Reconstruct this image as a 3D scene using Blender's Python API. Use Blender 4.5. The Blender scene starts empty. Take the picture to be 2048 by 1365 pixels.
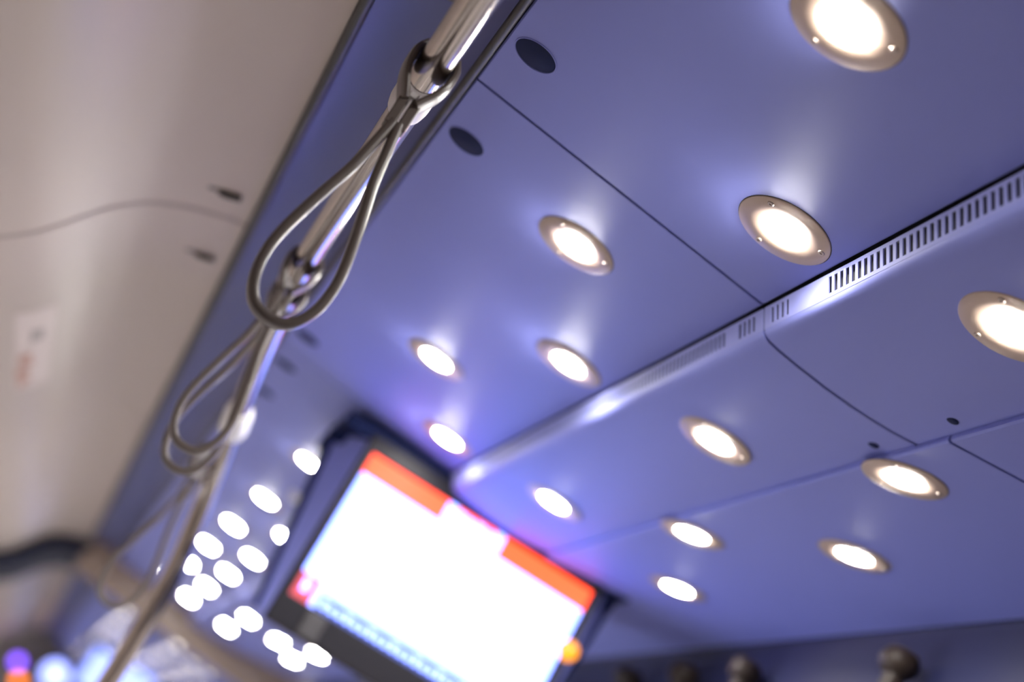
import bpy, bmesh, math
from mathutils import Vector, Matrix

scene = bpy.context.scene
COL = scene.collection

# ------------------------------------------------------------------ frame
# The carriage is measured in its own cross-section frame: x to the right,
# y along the car, z up, all from the camera position.  The whole section is
# canted by TILT about the car's long axis; the camera stands 1.45 m above
# the floor.
TILT = 0.0785
CT, ST = math.cos(TILT), math.sin(TILT)
EYE = 1.45


def S(x, y, z):
    return Vector((x * CT + z * ST, y, -x * ST + z * CT + EYE))


RS = Matrix.Rotation(TILT, 3, 'Y')

# ------------------------------------------------------------------ camera
cam_data = bpy.data.cameras.new('camera')
cam = bpy.data.objects.new('camera', cam_data)
COL.objects.link(cam)
rows = [(0.7874097518569134, 0.6059990163270889, 0.1129206575044389),
        (-0.3036753554777016, 0.2219281018131825, 0.9265685058866879),
        (0.5364393359515367, -0.7638802981071042, 0.3587753182810601)]
right = RS @ Vector((rows[0][0], rows[1][0], rows[2][0]))
down = RS @ Vector((rows[0][1], rows[1][1], rows[2][1]))
fwd = RS @ Vector((rows[0][2], rows[1][2], rows[2][2]))
m = Matrix((right, -down, -fwd)).transposed().to_4x4()
m.translation = Vector((0, 0, EYE))
cam.matrix_world = m
cam_data.sensor_width = 36.0
cam_data.lens = 36.0 * 3100.0 / 2048.0
cam_data.clip_start = 0.02
cam_data.dof.use_dof = True
cam_data.dof.focus_distance = 1.54
cam_data.dof.aperture_fstop = cam_data.lens / 26.8
scene.camera = cam

# ------------------------------------------------------------------ world, exposure
world = bpy.data.worlds.new('world')
scene.world = world
world.use_nodes = True
bg = world.node_tree.nodes['Background']
bg.inputs[0].default_value = (1.0, 0.95, 0.90, 1)
bg.inputs[1].default_value = 7.5
scene.view_settings.view_transform = 'Standard'
scene.view_settings.look = 'None'
scene.view_settings.exposure = 0.95
scene.view_settings.gamma = 1.0
scene.view_settings.use_curve_mapping = False
LAMP = 160.0           # radiance of the lit downlight lenses
SCREEN = 0.88

# ------------------------------------------------------------------ materials


def mat(name, color, rough=0.5, metal=0.0, noise=0.0, scale=20.0, coat=0.0, spec=0.5, emit=None, estr=0.0):
    mt = bpy.data.materials.new(name)
    mt.use_nodes = True
    nt = mt.node_tree
    b = nt.nodes['Principled BSDF']
    b.inputs['Base Color'].default_value = (*color, 1)
    b.inputs['Roughness'].default_value = rough
    b.inputs['Metallic'].default_value = metal
    b.inputs['Specular IOR Level'].default_value = spec
    b.inputs['Coat Weight'].default_value = coat
    b.inputs['Coat Roughness'].default_value = 0.15
    if emit:
        b.inputs['Emission Color'].default_value = (*emit, 1)
        b.inputs['Emission Strength'].default_value = estr
    if noise:
        tc = nt.nodes.new('ShaderNodeTexCoord')
        nz = nt.nodes.new('ShaderNodeTexNoise')
        nz.inputs['Scale'].default_value = scale
        nz.inputs['Detail'].default_value = 4
        mr = nt.nodes.new('ShaderNodeMapRange')
        mr.inputs['To Min'].default_value = max(0.02, rough - noise)
        mr.inputs['To Max'].default_value = rough + noise
        nt.links.new(tc.outputs['Object'], nz.inputs['Vector'])
        nt.links.new(nz.outputs['Fac'], mr.inputs['Value'])
        nt.links.new(mr.outputs['Result'], b.inputs['Roughness'])
    return mt


M = {}
M['blue'] = mat('blue_violet_panel_paint', (0.205, 0.23, 0.60), 0.56, noise=0.03, scale=6, spec=0.4)
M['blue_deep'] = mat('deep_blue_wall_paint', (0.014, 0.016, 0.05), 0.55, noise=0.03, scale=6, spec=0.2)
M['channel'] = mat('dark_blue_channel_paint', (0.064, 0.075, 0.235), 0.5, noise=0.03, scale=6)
M['beige'] = mat('beige_cove_laminate', (0.445, 0.37, 0.325), 0.38, noise=0.0, scale=4)
M['groove'] = mat('grey_joint_strip', (0.30, 0.24, 0.215), 0.6, noise=0.05)
M['rubber'] = mat('dark_brown_rubber', (0.022, 0.018, 0.016), 0.5, noise=0.05, scale=60)
M['black'] = mat('black_void', (0.012, 0.012, 0.018), 0.7, noise=0.05)
M['cap'] = mat('navy_plastic', (0.004, 0.010, 0.055), 0.65, noise=0.05, scale=60, spec=0.15)
M['chrome'] = mat('brushed_steel', (0.44, 0.39, 0.35), 0.14, metal=1.0, noise=0.03, scale=90)
M['ring'] = mat('satin_champagne_metal', (0.44, 0.335, 0.265), 0.45, metal=0.3, noise=0.05, scale=120)
M['screw'] = mat('small_screw_steel', (0.45, 0.38, 0.33), 0.35, metal=0.8, noise=0.04)
M['lens'] = mat('lit_lens', (0.9, 0.9, 0.88), 0.4, emit=(1.0, 0.96, 0.90), estr=LAMP)
M['lens_far'] = mat('lit_lens_dim', (0.9, 0.88, 0.84), 0.4, emit=(1.0, 0.90, 0.82), estr=LAMP * 0.055)
M['strap'] = mat('dark_brown_strap_plastic', (0.105, 0.086, 0.077), 0.33, noise=0.05, scale=80, spec=0.35)
M['sleeve'] = mat('pale_grey_sleeve_plastic', (0.55, 0.52, 0.52), 0.4, noise=0.05, scale=60)
M['collar'] = mat('white_collar_plastic', (0.82, 0.81, 0.80), 0.35, noise=0.04)
M['vent'] = mat('lightened_blue_vent_paint', (0.26, 0.28, 0.60), 0.6, spec=0.12, noise=0.05, scale=60)  # the panels' blue, lightened to put the lamps' reflection into the colour
M['bezel'] = mat('black_bezel_plastic', (0.010, 0.009, 0.014), 0.5, noise=0.05, spec=0.2)
M['bezel_lower'] = mat('dark_grey_bezel_plastic', (0.035, 0.032, 0.036), 0.5, noise=0.05)
M['white_screen'] = mat('lit_screen_white', (0.02, 0.02, 0.02), 0.5, spec=0.1, emit=(0.20, 0.28, 1.0), estr=3.6 * SCREEN)
M['far_screen'] = mat('lit_far_screen_blue', (0.02, 0.02, 0.02), 0.5, spec=0.1, emit=(0.28, 0.36, 1.0), estr=1.7 * SCREEN)
M['red_band'] = mat('lit_screen_red', (0.02, 0.02, 0.02), 0.5, spec=0.1, emit=(1.0, 0.058, 0.016), estr=2.6 * SCREEN)
M['pink'] = mat('lit_screen_pink', (0.02, 0.02, 0.02), 0.5, spec=0.1, emit=(1.0, 0.12, 0.16), estr=0.7 * SCREEN)
M['ticker'] = mat('lit_screen_ticker_blue', (0.02, 0.02, 0.02), 0.5, spec=0.1, emit=(0.10, 0.16, 0.62), estr=0.65 * SCREEN)
M['amber'] = mat('lit_amber_lens', (0.3, 0.1, 0.01), 0.3, emit=(1.0, 0.32, 0.0), estr=0.85)
M['orange'] = mat('lit_orange_lens', (0.3, 0.1, 0.01), 0.3, emit=(1.0, 0.22, 0.01), estr=3.0)
M['violet'] = mat('lit_violet_lens', (0.1, 0.05, 0.2), 0.3, emit=(0.22, 0.08, 1.0), estr=3.0)
M['blue_lamp'] = mat('lit_pale_blue_lens', (0.1, 0.1, 0.2), 0.3, emit=(0.30, 0.36, 1.0), estr=2.2)
M['tan'] = mat('tan_portal_laminate', (0.30, 0.22, 0.17), 0.4, noise=0.05, scale=8)
M['bellows'] = mat('dark_grey_bellows_rubber', (0.05, 0.055, 0.09), 0.7, noise=0.05)
M['floor'] = mat('speckled_floor_vinyl', (0.60, 0.56, 0.54), 0.55, noise=0.08, scale=40)
M['wall'] = mat('grey_wall_laminate', (0.42, 0.38, 0.36), 0.45, noise=0.05, scale=8)
M['sticker'] = mat('white_sticker_film', (0.60, 0.505, 0.47), 0.45, noise=0.04)
M['sticker_red'] = mat('red_sticker_print', (0.46, 0.24, 0.17), 0.45, noise=0.04)
M['sticker_grey'] = mat('grey_sticker_print', (0.30, 0.255, 0.24), 0.45, noise=0.04)
M['latch'] = mat('dark_grey_latch_plastic', (0.07, 0.06, 0.055), 0.5, noise=0.05)
M['grip'] = mat('dark_brown_grip', (0.022, 0.015, 0.012), 0.45, noise=0.06, scale=60, spec=0.2)
M['grip_rib'] = mat('tan_brown_ribs', (0.10, 0.07, 0.05), 0.4, noise=0.05, spec=0.3)
gl = bpy.data.materials.new('window_glass')
gl.use_nodes = True
nt = gl.node_tree
nt.nodes.remove(nt.nodes['Principled BSDF'])
tr = nt.nodes.new('ShaderNodeBsdfTransparent')
tr.inputs[0].default_value = (0.86, 0.9, 0.95, 1)
gs_ = nt.nodes.new('ShaderNodeBsdfGlossy')
gs_.inputs['Roughness'].default_value = 0.03
fr_ = nt.nodes.new('ShaderNodeFresnel')
fr_.inputs['IOR'].default_value = 1.45
mx = nt.nodes.new('ShaderNodeMixShader')
nt.links.new(fr_.outputs[0], mx.inputs[0])
nt.links.new(tr.outputs[0], mx.inputs[1])
nt.links.new(gs_.outputs[0], mx.inputs[2])
nt.links.new(mx.outputs[0], nt.nodes['Material Output'].inputs['Surface'])
M['glass'] = gl


# ------------------------------------------------------------------ mesh helpers
class MB:
    """Collects shapes, then links them as one mesh object."""

    def __init__(self):
        self.v, self.f, self.sm = [], [], []

    def add(self, vs, fs, smooth=False):
        o = len(self.v)
        self.v += [Vector(p) for p in vs]
        self.f += [tuple(i + o for i in q) for q in fs]
        self.sm += [smooth] * len(fs)

    def box(self, x0, x1, y0, y1, z0, z1, bev=0.0):
        if bev <= 0:
            vs = [(x, y, z) for x in (x0, x1) for y in (y0, y1) for z in (z0, z1)]
            self.add(vs, [(0, 1, 3, 2), (4, 6, 7, 5), (0, 4, 5, 1), (2, 3, 7, 6), (0, 2, 6, 4), (1, 5, 7, 3)])
            return
        bm = bmesh.new()
        bmesh.ops.create_cube(bm, size=1.0)
        for v in bm.verts:
            v.co = Vector(((x0 + x1) / 2 + v.co.x * (x1 - x0), (y0 + y1) / 2 + v.co.y * (y1 - y0), (z0 + z1) / 2 + v.co.z * (z1 - z0)))
        bmesh.ops.bevel(bm, geom=list(bm.edges), offset=bev, segments=3, affect='EDGES', profile=0.5)
        bm.verts.index_update()
        self.add([v.co.copy() for v in bm.verts], [tuple(v.index for v in f.verts) for f in bm.faces])
        bm.free()

    def prism(self, poly, y0, y1, smooth=False):
        """poly = closed (x, z) outline, extruded along y."""
        n = len(poly)
        vs = [(x, y0, z) for x, z in poly] + [(x, y1, z) for x, z in poly]
        fs = [(i, (i + 1) % n, n + (i + 1) % n, n + i) for i in range(n)]
        self.add(vs, fs, smooth)
        self.add(vs, [tuple(range(n - 1, -1, -1)), tuple(range(n, 2 * n))])

    def sheet(self, line, t, y0, y1):
        """open (x, z) line thickened by t on its left-hand (upper) side."""
        up = []
        for i, p in enumerate(line):
            a = Vector(line[max(0, i - 1)])
            b = Vector(line[min(len(line) - 1, i + 1)])
            d = (b - a).normalized()
            up.append((p[0] - d.y * t, p[1] + d.x * t))
        n = len(line)
        vs = [(x, y, z) for y in (y0, y1) for x, z in list(line) + up]
        N = 2 * n
        fs = []
        for i in range(n - 1):
            fs.append((i, i + 1, N + i + 1, N + i))
        self.add(vs, fs, True)
        fs = []
        for i in range(n - 1):
            fs.append((n + i, N + n + i, N + n + i + 1, n + i + 1))
            fs.append((i, n + i, n + i + 1, i + 1))
            fs.append((N + i, N + i + 1, N + n + i + 1, N + n + i))
        fs.append((0, N, N + n, n))
        fs.append((n - 1, 2 * n - 1, N + 2 * n - 1, N + n - 1))
        self.add(vs, fs)

    def lathe(self, prof, seg=32, ctr=(0, 0, 0), axis=None, smooth=True):
        """prof = (r, h) pairs; revolved about z (or axis) through ctr."""
        c = Vector(ctr)
        q = Vector((0, 0, 1)).rotation_difference(Vector(axis).normalized()) if axis else None
        vs, fs = [], []
        for r, h in prof:
            for k in range(seg):
                a = 2 * math.pi * k / seg
                p = Vector((r * math.cos(a), r * math.sin(a), h))
                if q:
                    p = q @ p
                vs.append(c + p)
        for i in range(len(prof) - 1):
            for k in range(seg):
                k2 = (k + 1) % seg
                fs.append((i * seg + k, i * seg + k2, (i + 1) * seg + k2, (i + 1) * seg + k))
        self.add(vs, fs, smooth)
        if prof[0][0] > 1e-5:
            self.add(vs, [tuple(range(seg - 1, -1, -1))])
        if prof[-1][0] > 1e-5:
            b = (len(prof) - 1) * seg
            self.add(vs, [tuple(range(b, b + seg))])

    def sweep(self, path, rad, seg=20, wide=None, closed=False, up=None, caps=True):
        """tube along a path; rad may be a list; wide = (a, b) half sizes with a along `up`."""
        P = [Vector(p) for p in path]
        n = len(P)
        vs, fs = [], []
        prev = None
        for i, p in enumerate(P):
            a = P[(i - 1) % n] if (closed or i > 0) else P[i]
            b = P[(i + 1) % n] if (closed or i < n - 1) else P[i]
            t = (b - a).normalized()
            if up is not None:
                u = Vector(up)
                u = (u - t * u.dot(t)).normalized()
            elif prev is None:
                u = t.orthogonal().normalized()
            else:
                u = (prev - t * prev.dot(t)).normalized()
            prev = u
            w = t.cross(u)
            r = rad[i] if isinstance(rad, (list, tuple)) else rad
            for k in range(seg):
                g = 2 * math.pi * k / seg
                cx, cy = math.cos(g), math.sin(g)
                if wide:
                    ex = 0.6
                    sx = math.copysign(abs(cx) ** ex, cx) * wide[0]
                    sy = math.copysign(abs(cy) ** ex, cy) * wide[1]
                    vs.append(p + u * sx + w * sy)
                else:
                    vs.append(p + (u * cx + w * cy) * r)
        m_ = n if closed else n - 1
        for i in range(m_):
            j = (i + 1) % n
            for k in range(seg):
                k2 = (k + 1) % seg
                fs.append((i * seg + k, i * seg + k2, j * seg + k2, j * seg + k))
        self.add(vs, fs, True)
        if not closed and caps:
            self.add(vs, [tuple(range(seg - 1, -1, -1)), tuple(range((n - 1) * seg, n * seg))])

    def build(self, name, material, parent=None, loc=None, tilt=True):
        me = bpy.data.meshes.new(name)
        o0 = Vector((0, 0, 0))
        me.from_pydata([tuple(p - o0) for p in self.v], [], self.f)
        me.polygons.foreach_set('use_smooth', self.sm)
        me.materials.append(material)
        me.update()
        bm = bmesh.new()
        bm.from_mesh(me)
        bmesh.ops.remove_doubles(bm, verts=bm.verts, dist=1e-6)
        bmesh.ops.recalc_face_normals(bm, faces=bm.faces)
        for e in bm.edges:
            if len(e.link_faces) == 2 and e.calc_face_angle(0.0) > 0.7:
                e.smooth = False
        bm.to_mesh(me)
        bm.free()
        o = bpy.data.objects.new(name, me)
        COL.objects.link(o)
        if parent:
            o.parent = parent
        elif loc is not None:
            o.location = S(*loc)
            if tilt:
                o.rotation_euler = (0, TILT, 0)
        return o


def tag(o, label, cat=None, group=None, kind=None):
    o['label'] = label
    if cat:
        o['category'] = cat
    if group:
        o['group'] = group
    if kind:
        o['kind'] = kind
    return o


def empty(name, x, y, z, tilt=True, roll=0.0):
    o = bpy.data.objects.new(name, None)
    o.empty_display_size = 0.05
    COL.objects.link(o)
    o.location = S(x, y, z)
    o.rotation_euler = (0, TILT * tilt + roll, 0)
    return o


def smooth_path(pts, n=8):
    P = [Vector(p) for p in pts]
    out = []
    for i in range(len(P) - 1):
        p0, p1, p2 = P[max(i - 1, 0)], P[i], P[i + 1]
        p3 = P[min(i + 2, len(P) - 1)]
        for k in range(n):
            t = k / n
            out.append(0.5 * ((2 * p1) + (p2 - p0) * t + (2 * p0 - 5 * p1 + 4 * p2 - p3) * t * t + (3 * p1 - p0 - 3 * p2 + p3) * t ** 3))
    out.append(P[-1])
    return out


def copy_tree(o, parent=None):
    c = o.copy()
    COL.objects.link(c)
    if parent:
        c.parent = parent
    for ch in list(o.children):
        copy_tree(ch, c)
    return c


ORD = ['first', 'second', 'third', 'fourth', 'fifth', 'sixth', 'seventh', 'eighth', 'ninth', 'tenth', 'eleventh', 'twelfth',
       'thirteenth', 'fourteenth', 'fifteenth', 'sixteenth', 'seventeenth', 'eighteenth', 'nineteenth', 'twentieth', 'twenty-first', 'twenty-second', 'twenty-third', 'twenty-fourth']

# ------------------------------------------------------------------ the setting
SEAM0, PITCH = 1.506, 1.296
Y0, YP, YG, Y1 = -0.6, 7.25, 8.25, 16.0      # this car, portal, gangway end, next car's end
G = 0.0028                                   # half a joint gap


def spans(seam):
    """panel lengths between joints in both cars."""
    ys = [seam + PITCH * k for k in range(-3, 14)]
    out = []
    for lo, hi in ((Y0, YP), (YG, Y1)):
        cuts = [lo] + [y for y in ys if lo + 0.05 < y < hi - 0.05] + [hi]
        out += list(zip(cuts[:-1], cuts[1:]))
    return out


def p3z(x):
    return 0.783 + 0.19 * (x - 0.675)


MAIN = [(-0.0135, 0.806), (-0.013, 0.802), (-0.011, 0.8), (0.3885, 0.8), (0.391, 0.802), (0.3915, 0.806)]
P2 = [(0.4068, 0.7762), (0.4085, 0.7735), (0.4125, 0.7710), (0.420, 0.7688), (0.436, 0.7675), (0.466, 0.7668), (0.50, 0.767), (0.537, 0.769),
      (0.561, 0.771), (0.592, 0.775), (0.618, 0.780), (0.6282, 0.7822)]
P3 = [(0.6284, 0.790), (0.6284, 0.7790), (0.6290, 0.7765), (0.6320, 0.7748), (0.675, p3z(0.675)), (0.80, p3z(0.80)), (0.95, p3z(0.95)), (1.025, p3z(1.025))]


def sections(line, seam, t, m_, labels):
    for i, (a, b) in enumerate(spans(seam)):
        mb = MB()
        mb.sheet([(x, z) for x, z in line], t, a + G, b - G)
        o = mb.build('ceiling', m_, loc=(0, 0, 0))
        tag(o, labels + ', ' + ORD[i] + ' length along the car', 'ceiling', labels.split(' with ')[0] + ' lengths', 'structure')


sections(MAIN, SEAM0, 0.004, M['blue'], 'flat blue-violet ceiling panel with downlights beside the handrail')
sections(P2, SEAM0, 0.004, M['blue'], 'shallow curved blue-violet ceiling panel with one row of downlights')
sections(P3, 1.439, 0.004, M['blue'], 'outer sloping blue-violet ceiling panel with two rows of downlights')

# roof skin and dark plenum above the panels
mb = MB()
mb.box(-0.75, 1.2, Y0 - 0.02, Y1 + 0.02, 0.875, 0.895)
tag(mb.build('ceiling', M['black'], loc=(0, 0, 0)), 'dark roof skin above the blue ceiling panels', 'ceiling', kind='structure')
mb = MB()
mb.box(-0.03, 0.66, Y0, Y1, 0.815, 0.820)
tag(mb.build('ceiling', M['black'], loc=(0, 0, 0)), 'black void showing through the ceiling joints and vent slots', 'ceiling', kind='structure')
mb = MB()
mb.sheet([(0.64, 0.795), (1.05, 0.873)], 0.002, Y0, Y1)
tag(mb.build('ceiling', M['cap'], loc=(0, 0, 0)), 'navy backing behind the joints of the outer ceiling panel', 'ceiling', kind='structure')

# recessed channel between the two rubber strips
chan = []
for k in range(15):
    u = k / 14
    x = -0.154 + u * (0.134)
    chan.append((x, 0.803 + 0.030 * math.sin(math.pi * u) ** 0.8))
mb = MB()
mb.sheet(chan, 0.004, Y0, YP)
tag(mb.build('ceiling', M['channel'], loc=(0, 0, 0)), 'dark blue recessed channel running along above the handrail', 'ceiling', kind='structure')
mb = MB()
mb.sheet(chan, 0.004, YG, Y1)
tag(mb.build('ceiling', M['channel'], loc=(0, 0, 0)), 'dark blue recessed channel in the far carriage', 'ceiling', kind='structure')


def bead(cx, cz, rx, rz):
    return [(cx + rx * math.cos(a), cz + rz * math.sin(a)) for a in [2 * math.pi * k / 16 for k in range(16)]]


mb = MB()
mb.prism(bead(-0.0195, 0.802, 0.0055, 0.007), Y0, Y1, True)
tag(mb.build('trim_1', M['rubber'], loc=(0, 0, 0)), 'dark brown rubber strip between blue channel and flat panels', 'trim', kind='structure')
mb = MB()
mb.prism(bead(-0.158, 0.801, 0.008, 0.009), Y0, Y1, True)
tag(mb.build('trim_2', M['rubber'], loc=(0, 0, 0)), 'dark rubber strip between beige cove and blue channel', 'trim', kind='structure')

# beige cove on the left
COVE = [(-0.575, -0.15), (-0.57, 0.10), (-0.555, 0.30), (-0.525, 0.425), (-0.485, 0.505), (-0.441, 0.548), (-0.41, 0.582), (-0.386, 0.618), (-0.355, 0.674),
        (-0.332, 0.705), (-0.305, 0.733), (-0.272, 0.756), (-0.238, 0.774), (-0.208, 0.787), (-0.185, 0.795), (-0.166, 0.800)]
CV = [(v.x, v.y) for v in [Vector((p.x, p.y)) for p in smooth_path([(x, z, 0) for x, z in COVE], 4)]]
SEAML = 2.378
for i, (a, b, lab) in enumerate([(Y0, SEAML, 'beige curved cove panel nearer than the wavy joint, left of the handrail'),
                                 (SEAML, YP, 'beige curved cove panel beyond the wavy joint, carrying the sticker'),
                                 (YG, Y1, 'beige curved cove panel in the far carriage')]):
    mb = MB()
    mb.sheet(CV, 0.004, a + (0.009 if i == 1 else 0.0), b - (0.009 if i == 0 else 0.0))
    tag(mb.build('wall_left' if i == 0 else 'wall_left.%03d' % i, M['beige'], loc=(0, 0, 0)), lab, 'wall', kind='structure')
mb = MB()
mb.sheet([(x + 0.0004, z - 0.0006) for x, z in CV], 0.004, SEAML - 0.0085, SEAML + 0.0085)
tag(mb.build('trim_3', M['groove'], loc=(0, 0, 0)), 'grey joint strip crossing the beige cove as a wavy line', 'trim', kind='structure')

# deep blue wall under the outer panel, with its window band
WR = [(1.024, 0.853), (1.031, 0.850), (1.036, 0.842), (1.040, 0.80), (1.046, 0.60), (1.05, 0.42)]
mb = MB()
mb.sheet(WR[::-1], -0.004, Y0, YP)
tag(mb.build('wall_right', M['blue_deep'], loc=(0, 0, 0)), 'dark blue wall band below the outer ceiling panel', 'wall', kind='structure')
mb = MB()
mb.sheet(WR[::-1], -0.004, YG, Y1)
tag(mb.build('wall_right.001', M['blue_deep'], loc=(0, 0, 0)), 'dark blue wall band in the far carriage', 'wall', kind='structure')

mb = MB()
mb.sheet([(-0.66, -0.16), (-0.64, 0.40), (-0.56, 0.60), (-0.40, 0.80), (-0.20, 0.87)], 0.004, Y0, Y1)  # unseen sheet, added to stop outside light leaking past the cove
tag(mb.build('wall_left.003', M['black'], loc=(0, 0, 0)), 'unseen black sheet added behind the beige cove against light leaks', 'wall', kind='structure')

# lower shell (world upright)
XL, XR = -0.62, 1.12


def wbox(name, mtl, x0, x1, y0, y1, z0, z1, label, cat):
    b = MB()
    b.box(x0, x1, y0, y1, z0, z1)
    o = b.build(name, mtl)
    return tag(o, label, cat, kind='structure')


wbox('floor', M['floor'], XL - 0.1, XR + 0.1, Y0 - 0.05, Y1 + 0.05, -0.03, 0.0, 'grey speckled vinyl floor of the carriage', 'floor')
n = 0
for side, x0, x1 in (('left', XL - 0.02, XL + 0.02), ('right', XR - 0.02, XR + 0.02)):
    top = 1.36 if side == 'left' else 1.08
    if side == 'right':
        wbox('wall_right', M['wall'], x0 - 0.025, x1, Y0, Y1, top, 1.82, 'grey side wall above the right windows', 'wall')
    wbox('wall_%s' % side, M['wall'], x0, x1, Y0, Y1, 0.0, 0.72, 'grey lower side wall under the %s windows' % side, 'wall')
    wins = [(1.9, 3.5), (3.8, 5.6), (5.9, 7.1), (8.6, 10.6), (10.9, 12.9), (13.2, 15.2)]
    edges = [Y0] + [e for w_ in wins for e in w_] + [Y1]
    for k in range(0, len(edges), 2):
        wbox('wall_%s' % side, M['wall'], x0, x1, edges[k], edges[k + 1], 0.72, top, 'grey window pillar on the %s side, %s along the car' % (side, ORD[k // 2]), 'wall')
    for k, (a, b) in enumerate(wins):
        n += 1
        q = MB()
        q.box((x0 + x1) / 2 - 0.003, (x0 + x1) / 2 + 0.003, a, b, 0.72, top)
        tag(q.build('window_%d' % n, M['glass']), 'side window pane on the %s side, %s along the car' % (side, ORD[k]), 'window', kind='structure')
wbox('wall_back', M['wall'], XL - 0.02, XR + 0.02, Y0 - 0.06, Y0 - 0.02, 0.0, 2.35, 'grey partition behind the camera', 'wall')
wbox('wall_front', M['wall'], XL - 0.02, XR + 0.02, Y1 + 0.02, Y1 + 0.06, 0.0, 2.35, 'grey end wall at the far end of the next carriage', 'wall')

# tan portal and the dark gangway bellows
mb = MB()
mb.box(-0.15, 1.035, YP, YP + 0.10, 0.665, 0.86, 0.012)
mb.box(0.90, 1.035, YP, YP + 0.10, -1.35, 0.67, 0.012)
tag(mb.build('wall_portal', M['tan'], loc=(0, 0, 0)), 'tan portal header across the end of the carriage', 'portal', kind='structure')
mb = MB()
mb.sheet([(x + 0.03, z - 0.03) for x, z in CV], 0.02, YP + 0.0, YP + 0.09)
tag(mb.build('wall_portal.001', M['blue_deep'], loc=(0, 0, 0)), 'dark blue portal rib closing the beige cove', 'portal', kind='structure')
for k in range(6):
    mb = MB()
    y = YP + 0.13 + k * 0.14
    cv = [(x + 0.05, z - 0.05) for x, z in CV] + [(0.1, 0.83), (0.7, 0.83), (1.0, 0.8), (1.03, 0.6), (1.04, -1.3)]
    mb.sheet(cv, 0.015, y, y + 0.08)
    mb.sheet([(x - 0.02, z + 0.02) for x, z in cv], 0.01, y + 0.07, y + 0.15)
    tag(mb.build('wall_gangway', M['bellows'], loc=(0, 0, 0)), 'dark bellows fold of the gangway, %s from the portal' % ORD[k], 'gangway', 'gangway bellows folds', 'structure')

# ------------------------------------------------------------------ vent grilles in the step between the panels
SLOT = 0.01172


def vent(a, b, i):
    """the step face from a to b with its slot groups; bars between the slots are left standing."""
    r = empty('vent_grille', 0.4066, a, 0.7758)
    r.rotation_euler = (0, TILT - 0.535, 0)
    L = b - a
    # slots: short group at each end, long group between
    groups = []
    if L > 0.6:
        groups = [(0.022, 4), (0.100, int((L - 0.100 - 0.134) / SLOT)), (L - 0.059, 4)]
    fr = MB()
    t = 0.0015
    fr.box(0.0, t, 0.002, L - 0.002, 0.0215, 0.0255)
    fr.box(0.0, t, 0.002, L - 0.002, 0.0, 0.004)
    cur = 0.002
    for g0, nn in groups:
        fr.box(0.0, t, cur, g0, 0.004, 0.0215)
        for k in range(nn):
            s1 = g0 + k * SLOT + 0.0062
            e1 = g0 + (k + 1) * SLOT
            if k < nn - 1:
                fr.box(0.0, t, s1, e1, 0.004, 0.0215)
        cur = g0 + (nn - 1) * SLOT + 0.0062
    fr.box(0.0, t, cur, L - 0.002, 0.004, 0.0215)
    fr.build('slotted_face', M['vent'], r)
    bk = MB()
    bk.box(0.006, 0.008, 0.002, L - 0.002, 0.002, 0.026)
    bk.build('backing', M['black'], r)
    tag(r, 'slotted vent strip in the ceiling step, %s length along the car' % ORD[i], 'vent', 'vent strips in the ceiling step')


for i, (a, b) in enumerate(spans(SEAM0)):
    vent(a, b, i)

# ------------------------------------------------------------------ downlights
R_IN, R_OUT = 0.0267, 0.0522


def downlight(slope, screws, dome):
    r = empty('downlight', 0, 0, 0)
    rg = MB()
    rg.lathe([(R_IN + 0.0005, 0.0), (R_IN + 0.0006, -0.0016), (R_IN + 0.002, -0.0022), (R_OUT - 0.0015, -0.0020), (R_OUT - 0.0003, -0.0012), (R_OUT, 0.0)], 48)
    ring = rg.build('trim_ring', M['ring'], r)
    gs = MB()
    gs.lathe([(R_OUT - 0.0002, -0.0001), (R_OUT + 0.0004, -0.0005), (R_OUT + 0.0008, -0.0001)], 48)
    gs.build('shadow_ring', M['rubber'], r)  # dark ring standing in for the thin shadow outline around the trim
    ln = MB()
    ln.lathe([(0.0, -dome), (0.010, -0.94 * dome), (0.018, -0.76 * dome), (0.0235, -0.45 * dome - 0.0002), (R_IN - 0.0004, -0.0008)], 28)
    ln.build('lens', M['lens_far' if dome < 0.003 else 'lens'], r)
    if screws:
        for k in range(3):
            a = math.radians(100 + 120 * k)
            s = MB()
            cx, cy = 0.0435 * math.cos(a), 0.0435 * math.sin(a)
            s.lathe([(0.0, -0.0026), (0.0012, -0.0026), (0.0014, -0.0034), (0.0030, -0.0034), (0.0036, -0.0028), (0.0038, -0.0018)], 16, (cx, cy, 0))
            s.build('screw', M['screw'], ring)
    r.rotation_euler = (0, TILT - math.atan(slope), 0)
    return r


def arange(a, b, s):
    out = []
    while a < b:
        out.append(a)
        a += s
    return out


ROWS = [
    ('A', 0.202, 0.8, 0.0, [1.033, 1.683, 2.333, 3.438, 4.077, 4.690, 5.305, 5.93, 6.55] + arange(8.45, 15.6, 0.62), 'in the row nearest the handrail'),
    ('B', 0.328, 0.8, 0.0, [1.351, 2.001, 2.642, 4.36, 4.981, 5.567, 6.19, 6.815] + arange(8.75, 15.6, 0.62), 'in the row left of the vents'),
    ('C', 0.5155, 0.7682, 0.01, [1.179, 1.822, 2.461, 5.98, 6.60] + arange(8.6, 15.6, 0.64), 'on the shallow curved panel'),
    ('D', 0.672, p3z(0.672), 0.19, [1.595, 2.206, 5.42, 6.11] + arange(8.5, 15.6, 0.62), 'in the outer panel inner row'),
    ('E', 0.807, p3z(0.807), 0.19, [1.937, 2.553, 5.96, 6.51] + arange(8.8, 15.6, 0.62), 'in the outermost row'),
]
protos = {}
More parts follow.
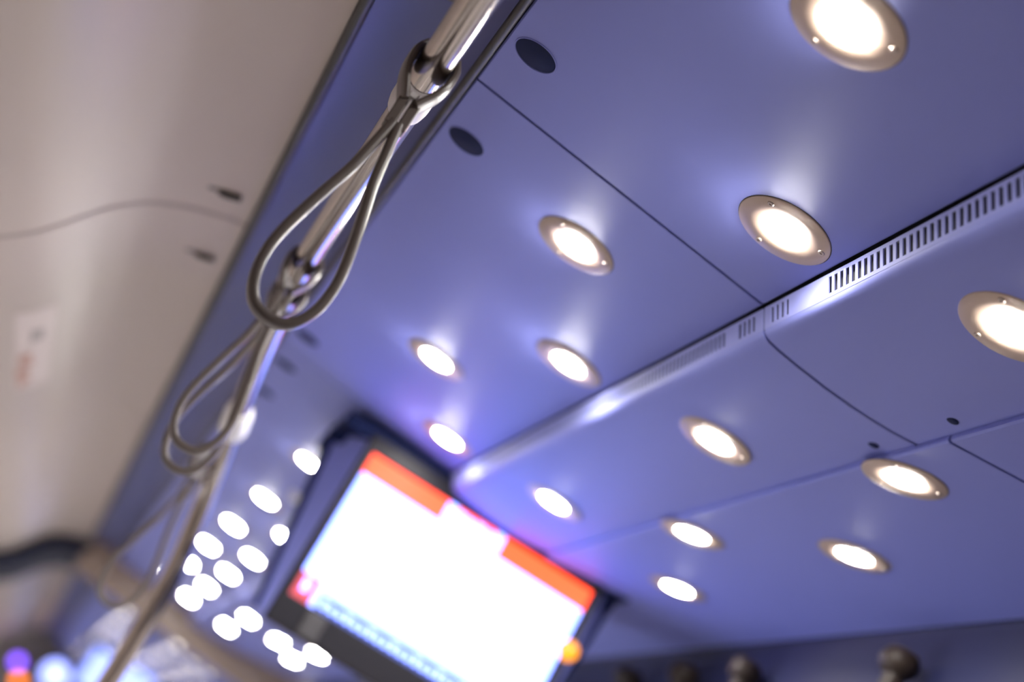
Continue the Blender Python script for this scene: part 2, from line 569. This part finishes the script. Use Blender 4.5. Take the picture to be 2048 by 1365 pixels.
for key, x, z, slope, ys, where in ROWS:
    near_n = sum(1 for y in ys if y < YP)
    for i, y in enumerate(ys):
        pk = (slope, y < 2.0, y < YP)
        if pk not in protos:
            o = protos[pk] = downlight(slope, y < 2.0, 0.0050 if y < YP else 0.0026)
        else:
            o = copy_tree(protos[pk])
        o.location = S(x, y, z - 0.0002)
        if i < near_n:
            lab = 'round downlight %s, %s from the camera' % (where, ORD[i])
        else:
            lab = 'far downlight %s, %s beyond the portal' % (where, ORD[i - near_n])
        tag(o, lab, 'ceiling light', 'ceiling downlights ' + where)

# ------------------------------------------------------------------ small caps and fasteners on the panels
for i, (y, lab) in enumerate([(1.388, 'large dark round cap on the near side of the first joint'), (1.643, 'dark round cap just beyond the first ceiling joint'),
                              (2.668, 'blurred dark round cap just before the second ceiling joint'), (2.901, 'blurred dark round cap just beyond the second joint'),
                              (3.163, 'faint far round cap past the second joint beside the rail')]):
    mb = MB()
    mb.lathe([(0.0, -0.0006), (0.0225, -0.0006), (0.0238, -0.0002), (0.0240, 0.0)], 40)
    o = mb.build('blanking_cap', M['cap'], loc=(0.021, y, 0.7998))
    tag(o, lab, 'cap', 'round caps along the panel edge')
    rm = MB()
    rm.lathe([(0.0240, -0.0001), (0.0244, -0.0010), (0.0252, -0.0009), (0.0258, 0.0)], 40)
    rm.build('rim', M['blue'], o)
for y, lab in ((1.403, 'small dark slot fastener on the near side of the outer joint'), (1.565, 'small dark slot fastener beyond the outer joint')):
    mb = MB()
    mb.lathe([(0.0, -0.0012), (0.0055, -0.0012), (0.0068, -0.0006), (0.0072, 0.0)], 20)
    o = mb.build('panel_fastener', M['cap'], loc=(0.606, y, 0.7775))
    tag(o, lab, 'fastener', 'fasteners at the edge of the curved panel')
mb = MB()
mb.lathe([(0.0, -0.02), (0.010, -0.018), (0.016, -0.010), (0.018, 0.0)], 24)
o = mb.build('ceiling_sensor', M['collar'], loc=(0.245, 3.80, 0.8))
tag(o, 'small pale sensor dome between the downlight rows behind the monitor', 'sensor')

# ------------------------------------------------------------------ latches and sticker on the beige cove


def on_cove(x):
    for (x0, z0), (x1, z1) in zip(CV[:-1], CV[1:]):
        if x0 <= x <= x1:
            u = (x - x0) / (x1 - x0)
            return z0 + u * (z1 - z0), math.atan2(z1 - z0, x1 - x0)
    return CV[-1][1], 0.0


for x, y, lab in ((-0.213, 2.262, 'dark recessed latch on the beige cove before the wavy joint'), (-0.211, 2.60, 'dark recessed latch on the beige cove beyond the wavy joint')):
    z, sl = on_cove(x)
    r = empty('cove_latch', x, y, z)
    r.rotation_euler = (0, TILT - sl, 0)
    mb = MB()
    mb.box(-0.028, 0.024, -0.006, 0.006, -0.002, 0.001, 0.0008)
    mb.build('plate', M['latch'], r)
    mb = MB()
    mb.sweep([(-0.010, 0.004, -0.002), (0.002, 0.001, -0.006), (0.024, -0.004, -0.007)], 0.0045, 12)
    mb.build('lever', M['rubber'], r)
    tag(r, lab, 'latch', 'latches on the beige cove')

xs, zs = [], []
pts = [(x, on_cove(x)[0]) for x in [-0.424 + 0.0028 * k for k in range(17)]]
r = empty('notice_sticker', 0, 0, 0)
mb = MB()
mb.sheet([(x + 0.0012, z - 0.0012) for x, z in pts], 0.0006, 2.88, 3.60)
mb.build('film', M['sticker'], r)
mb = MB()
mb.sheet([(x + 0.0022, z - 0.0022) for x, z in pts[7:13]], 0.0006, 3.04, 3.13)
mb.build('grey_mark', M['sticker_grey'], r)
mb = MB()
for a, b, y0, y1 in ((2, 8, 3.24, 3.29), (3, 9, 3.31, 3.35), (1, 7, 3.38, 3.44), (2, 8, 3.47, 3.51), (2, 6, 3.53, 3.57)):
    mb.sheet([(x + 0.0022, z - 0.0022) for x, z in pts[a:b + 1]], 0.0006, y0, y1)
mb.sheet([(x + 0.0022, z - 0.0022) for x, z in pts[3:5]], 0.0006, 3.24, 3.57)
mb.build('red_print', M['sticker_red'], r)
tag(r, 'blurred white sticker with grey and red print on the beige cove', 'sticker')

# ------------------------------------------------------------------ handrail
RR = 0.0165
rail = empty('handrail', -0.049, 1.3, 0.668)
O = Vector((-0.049, 1.3, 0.668))
rp = [(-0.049, Y0 + 0.02, 0.668), (-0.049, 0.6, 0.668), (-0.049, 1.2, 0.668), (-0.049, 1.75, 0.667), (-0.046, 1.95, 0.660), (-0.033, 2.15, 0.640), (-0.012, 2.36, 0.607), (0.013, 2.53, 0.562),
      (0.040, 2.635, 0.492), (0.066, 2.675, 0.405), (0.085, 2.68, 0.322), (0.098, 2.68, 0.206), (0.107, 2.68, 0.10), (0.130, 2.68, -0.2), (0.215, 2.68, -1.30), (0.225, 2.68, -1.43)]
RAILP = smooth_path(rp, 10)
mb = MB()
mb.sweep([p - O for p in RAILP], RR, 32)
mb.build('rail', M['chrome'], rail)


def rail_at(y):
    for a, b in zip(RAILP[:-1], RAILP[1:]):
        if a.y <= y <= b.y:
            u = (y - a.y) / (b.y - a.y)
            return a.lerp(b, u), (b - a).normalized()


c, t = rail_at(2.515)
mb = MB()
mb.lathe([(RR, -0.042), (0.021, -0.036), (0.0235, -0.022), (0.0235, 0.022), (0.021, 0.036), (RR, 0.042)], 32, c - O, t)
mb.build('collar', M['collar'], rail)
c, t = rail_at(1.24)
# hanger post on the left of the rail, up to the channel
mb = MB()
a = c + Vector((-0.024, -0.02, 0.028)) - O
mb.sweep([a, a + Vector((-0.008, 0.0, 0.06)), a + Vector((-0.012, 0, 0.13))], 0.0075, 16)
mb.build('hanger_post', M['strap'], rail)
mb = MB()
mb.lathe([(0.0, -0.004), (0.013, -0.004), (0.0155, 0.0), (0.0155, 0.006), (0.0, 0.008)], 24, a + Vector((-0.022, 0.015, 0.035)), (0.2, -0.9, -0.4))
mb.build('hanger_knob', M['sleeve'], rail)
tag(rail, 'long steel handrail under the channel, bending down into a pole', 'handrail')

# ------------------------------------------------------------------ strap handles


def make_strap():
    r = empty('strap_handle', 0, 0, 0, tilt=False)
    # pale sleeve on the rail behind the jaws
    mb = MB()
    mb.lathe([(RR + 0.0005, 0.022), (0.0185, 0.028), (0.0205, 0.055), (0.0205, 0.085), (0.0190, 0.100), (RR + 0.0005, 0.104)], 32, (0, 0, 0), (0, 1, 0))
    mb.build('sleeve', M['sleeve'], r)
    # two curved jaws that grip the rail and meet under it
    for s in (-1, 1):
        path = smooth_path([(s * 0.0170, 0.004, 0.014), (s * 0.0212, 0.002, 0.004), (s * 0.0212, 0.0, -0.010), (s * 0.0175, 0.0, -0.023), (s * 0.0110, 0.002, -0.035), (s * 0.0062, 0.003, -0.044)], 6)
        mb = MB()
        mb.sweep(path, 0.003, 14, wide=(0.0170, 0.0040), up=(0, 1, 0))
        mb.build('jaw', M['strap'], r)
        st = MB()
        st.box(0.0010 if s > 0 else -0.0112, 0.0112 if s > 0 else -0.0010, -0.0065, 0.0105, -0.073, -0.038, 0.0016)
        st.build('stem', M['strap'], r)
    mb = MB()
    mb.box(-0.0045, 0.0045, -0.0078, 0.0, -0.040, -0.034, 0.001)
    mb.build('rivet', M['sleeve'], r)
    # hanging loop, one closed ribbon shaped like a drop
    half = [(0.0030, -0.068), (0.0075, -0.098), (0.0118, -0.127), (0.0188, -0.155), (0.0252, -0.181), (0.0312, -0.210), (0.0335, -0.235), (0.0305, -0.259), (0.0215, -0.278), (0.0085, -0.2865)]
    pts = [(-x, 0.002, z) for x, z in half] + [(x, 0.002, z) for x, z in half[::-1]]
    mb = MB()
    mb.sweep(smooth_path(pts, 6), 0.003, 16, wide=(0.0095, 0.0050), up=(0, 1, 0))
    mb.build('loop', M['strap'], r)
    return r


strap = make_strap()
spots = [(1.295, 0.0, 0, 0, 'sharp dark strap handle nearest the camera, its drop-shaped loop whole'),
         (1.945, 0.0, 0, 0, 'softly blurred strap handle behind the sharp one, loop beside the rail'),
         (2.055, 0.0, 0, 0, 'third strap handle, its loop just below the second strap'),
         (2.615, 0.03, -0.022, 0.0, 'most blurred strap handle, hanging left of the pole at the bend')]
for i, (y, roll, dx, dz, lab) in enumerate(spots):
    o = strap if i == 0 else copy_tree(strap)
    c, t = rail_at(y)
    o.location = S(c.x + dx, y, c.z + dz)
    o.rotation_euler = (0, roll, 0)
    tag(o, lab, 'strap', 'strap handles on the rail')

# ------------------------------------------------------------------ ceiling monitor


def make_monitor(far=False):
    """upright local frame: origin at the screen centre, screen in the x-z plane facing -y."""
    r = empty('ceiling_monitor', 0, 0, 0, tilt=False)
    W, H = 0.496, 0.300
    w2, h2 = W / 2, H / 2
    bw, bt, bb = 0.018, 0.034, 0.060
    # bezel frame
    fr = MB()
    fr.box(-w2 - bw, w2 + bw, -0.006, 0.024, h2, h2 + bt, 0.004)
    fr.box(-w2 - bw, -w2, -0.006, 0.024, -h2 - 0.002, h2 + 0.004, 0.003)
    fr.box(w2, w2 + bw, -0.006, 0.024, -h2 - 0.002, h2 + 0.004, 0.003)
    fr.build('bezel', M['bezel'], r)
    lo = MB()
    lo.box(-w2 - bw, w2 + bw, -0.006, 0.024, -h2 - bb, -h2, 0.004)
    low = lo.build('lower_bezel', M['bezel'], r)
    gp = MB()
    gp.box(-w2 + 0.045, -w2 + 0.085, -0.012, 0.0, -h2 - bb + 0.004, -h2 - 0.006, 0.003)
    gp.build('speaker_plate', M['bezel_lower'], low)
    # housing: flares outwards from the bezel to the ceiling, deep at the top and thin at the bottom
    xa, xt, xb = w2 + bw - 0.001, w2 + bw + 0.055, w2 + bw + 0.014
    zt, zb = h2 + bt, -h2 - bb
    fr_ = [(-xa, 0.012, zb + 0.002), (xa, 0.012, zb + 0.002), (xa, 0.012, zt), (-xa, 0.012, zt)]
    bk_ = [(-xb, 0.060, zb + 0.020), (xb, 0.060, zb + 0.020), (xt, 0.115, zt - 0.004), (-xt, 0.115, zt - 0.004)]
    rr_ = [(-xb + 0.03, 0.075, zb + 0.03), (xb - 0.03, 0.075, zb + 0.03), (xt - 0.03, 0.30, zt + 0.01), (-xt + 0.03, 0.30, zt + 0.01)]
    hs = MB()
    vs = fr_ + bk_ + rr_
    fs = [(0, 1, 2, 3), (11, 10, 9, 8)]
    for g in (0, 4):
        fs += [(g + k, g + 4 + k, g + 4 + (k + 1) % 4, g + (k + 1) % 4) for k in range(4)]
    hs.add(vs, fs)
    hs.build('housing', M['blue'], r)
    for s_ in (-1, 1):
        eg = MB()
        eg.sweep([(s_ * (xb + 0.002), 0.062, zb + 0.018), (s_ * (xt + 0.002), 0.116, zt - 0.006)], [0.006, 0.010], 16)
        eg.build('edge_strip', M['cap'], r)
    top = MB()
    top.box(-xt - 0.004, xt + 0.004, 0.0, 0.30, zt - 0.012, zt + 0.016, 0.006)
    for s_ in (-1, 1):
        top.lathe([(0.0, -0.028), (0.014, -0.024), (0.020, -0.010), (0.022, 0.004)], 20, (s_ * (xt - 0.014), 0.09, zt - 0.006))
    top.build('mounting_flange', M['cap'], r)
    # picture
    sc = MB()
    sc.box(-w2, w2, -0.001, 0.004, -h2, h2)
    scr = sc.build('screen', M['far_screen' if far else 'white_screen'], r)
    if far:
        return r
    hb = MB()
    hb.box(-w2, w2, -0.0022, -0.001, h2 - 0.042, h2)
    hb.build('header_band', M['red_band'], scr)
    lg = MB()
    lx = -w2 + 0.345 * W
    for k, (dx, ww, hh) in enumerate([(0.0, 0.020, 0.034), (0.024, 0.016, 0.030), (0.044, 0.016, 0.028), (0.064, 0.018, 0.030), (0.086, 0.016, 0.028), (0.106, 0.020, 0.034)]):
        lg.box(lx + dx, lx + dx + ww, -0.0034, -0.0022, h2 - 0.040, h2 - 0.040 + hh + 0.006)
    lg.build('header_lettering', M['white_screen'], scr)
    tk = MB()
    tk.box(-w2 + 0.052, w2, -0.0022, -0.001, -h2, -h2 + 0.030)
    tick = tk.build('ticker_strip', M['ticker'], scr)
    tk = MB()
    for k in range(26):
        hk = 0.012 + 0.005 * ((k * 7) % 3 == 0)
        tk.box(-w2 + 0.060 + k * 0.0165, -w2 + 0.071 + k * 0.0165, -0.0034, -0.0022, -h2 + 0.006, -h2 + 0.006 + hk)
    tk.build('ticker_lettering', M['white_screen'], tick)
    tg = MB()
    tg.box(-w2, -w2 + 0.040, -0.0022, -0.001, -h2, -h2 + 0.048)
    tg.build('corner_tag', M['pink'], scr)
    tg = MB()
    tg.box(-w2 + 0.012, -w2 + 0.026, -0.0034, -0.0022, -h2 + 0.016, -h2 + 0.040)
    tg.build('corner_mark', M['white_screen'], scr)
    return r


mon = make_monitor()
mon.location = S(0.509, 2.80, 0.607)
tag(mon, 'near ceiling monitor showing a white page under a red band', 'monitor', 'ceiling monitors')
m2 = make_monitor(True)
m2.location = S(0.509, 12.0, 0.607)
tag(m2, 'far ceiling monitor past the portal, a bluish glow behind the pole', 'monitor', 'ceiling monitors')

mb = MB()
mb.lathe([(0.020, 0.0), (0.0195, 0.006), (0.014, 0.012), (0.0, 0.014)], 24, (0, 0, 0), (0, -1, 0))
o = mb.build('indicator_lamp', M['amber'], loc=(0.763, 2.790, 0.655))
tag(o, 'amber indicator lamp on the right edge of the near monitor', 'lamp')

# small lights at the far end
for x, y, z, rr, mk, lab in ((-0.185, 15.6, 0.43, 0.05, 'violet', 'violet lamp low in the far left end of the train'),
                             (-0.075, 15.6, 0.30, 0.045, 'orange', 'orange lamp below the violet one at the far end'),
                             (0.165, 15.6, 0.53, 0.12, 'blue_lamp', 'pale blue lamp glowing at the far end of the aisle')):
    mb = MB()
    mb.lathe([(rr, 0.0), (rr * 0.95, 0.012), (rr * 0.7, 0.026), (0.0, 0.032)], 24, (0, 0, 0), (0, -1, 0))
    o = mb.build('end_lamp', M[mk], loc=(x, y, z))
    bs = MB()
    bs.lathe([(rr * 1.15, 0.0), (rr * 1.15, 0.35)], 24, (0, 0, 0), (0, 1, 0))
    bs.build('base', M['bezel'], o)
    tag(o, lab, 'lamp')

# ------------------------------------------------------------------ ribbed hand grips on the dark wall band


def make_grip():
    r = empty('hand_grip', 0, 0, 0, tilt=False)
    mb = MB()
    mb.lathe([(0.0, 0.020), (0.016, 0.019), (0.027, 0.012), (0.0315, 0.001), (0.030, -0.010), (0.024, -0.019), (0.017, -0.024)], 32)
    cap = mb.build('cap', M['grip'], r)
    mb = MB()
    for k in range(4):
        yy = -0.018 + 0.012 * k
        ww = math.sqrt(max(0.0, 0.030 ** 2 - yy ** 2))
        mb.sweep([(-ww * 0.7, yy, 0.0175 - abs(yy) * 0.25), (0, yy, 0.0205 - abs(yy) * 0.25), (ww * 0.7, yy, 0.0175 - abs(yy) * 0.25)], 0.0022, 10)
    mb.build('ribs', M['grip_rib'], cap)
    mb = MB()
    mb.lathe([(0.017, -0.022), (0.0165, -0.06), (0.019, -0.12), (0.019, -0.20)], 28)
    mb.build('stem', M['grip'], r)
    mb = MB()
    mb.box(0.0, 0.055, -0.016, 0.016, -0.19, -0.15, 0.004)
    mb.build('wall_bracket', M['grip'], r)
    return r


grip = make_grip()
for i, (y, lab) in enumerate([(2.058, 'ribbed brown hand grip nearest the camera on the dark wall band'),
                              (2.573, 'second brown hand grip along the dark wall band'),
                              (2.843, 'third brown hand grip, more blurred, along the wall band'),
                              (3.132, 'faintest brown hand grip, beside the near monitor')]):
    o = grip if i == 0 else copy_tree(grip)
    o.location = S(1.000, y, 0.768)
    tag(o, lab, 'hand grip', 'hand grips along the dark wall band')

scene.cycles.use_denoising = True
scene.cycles.sample_clamp_indirect = 3.0
scene.cycles.max_bounces = 8
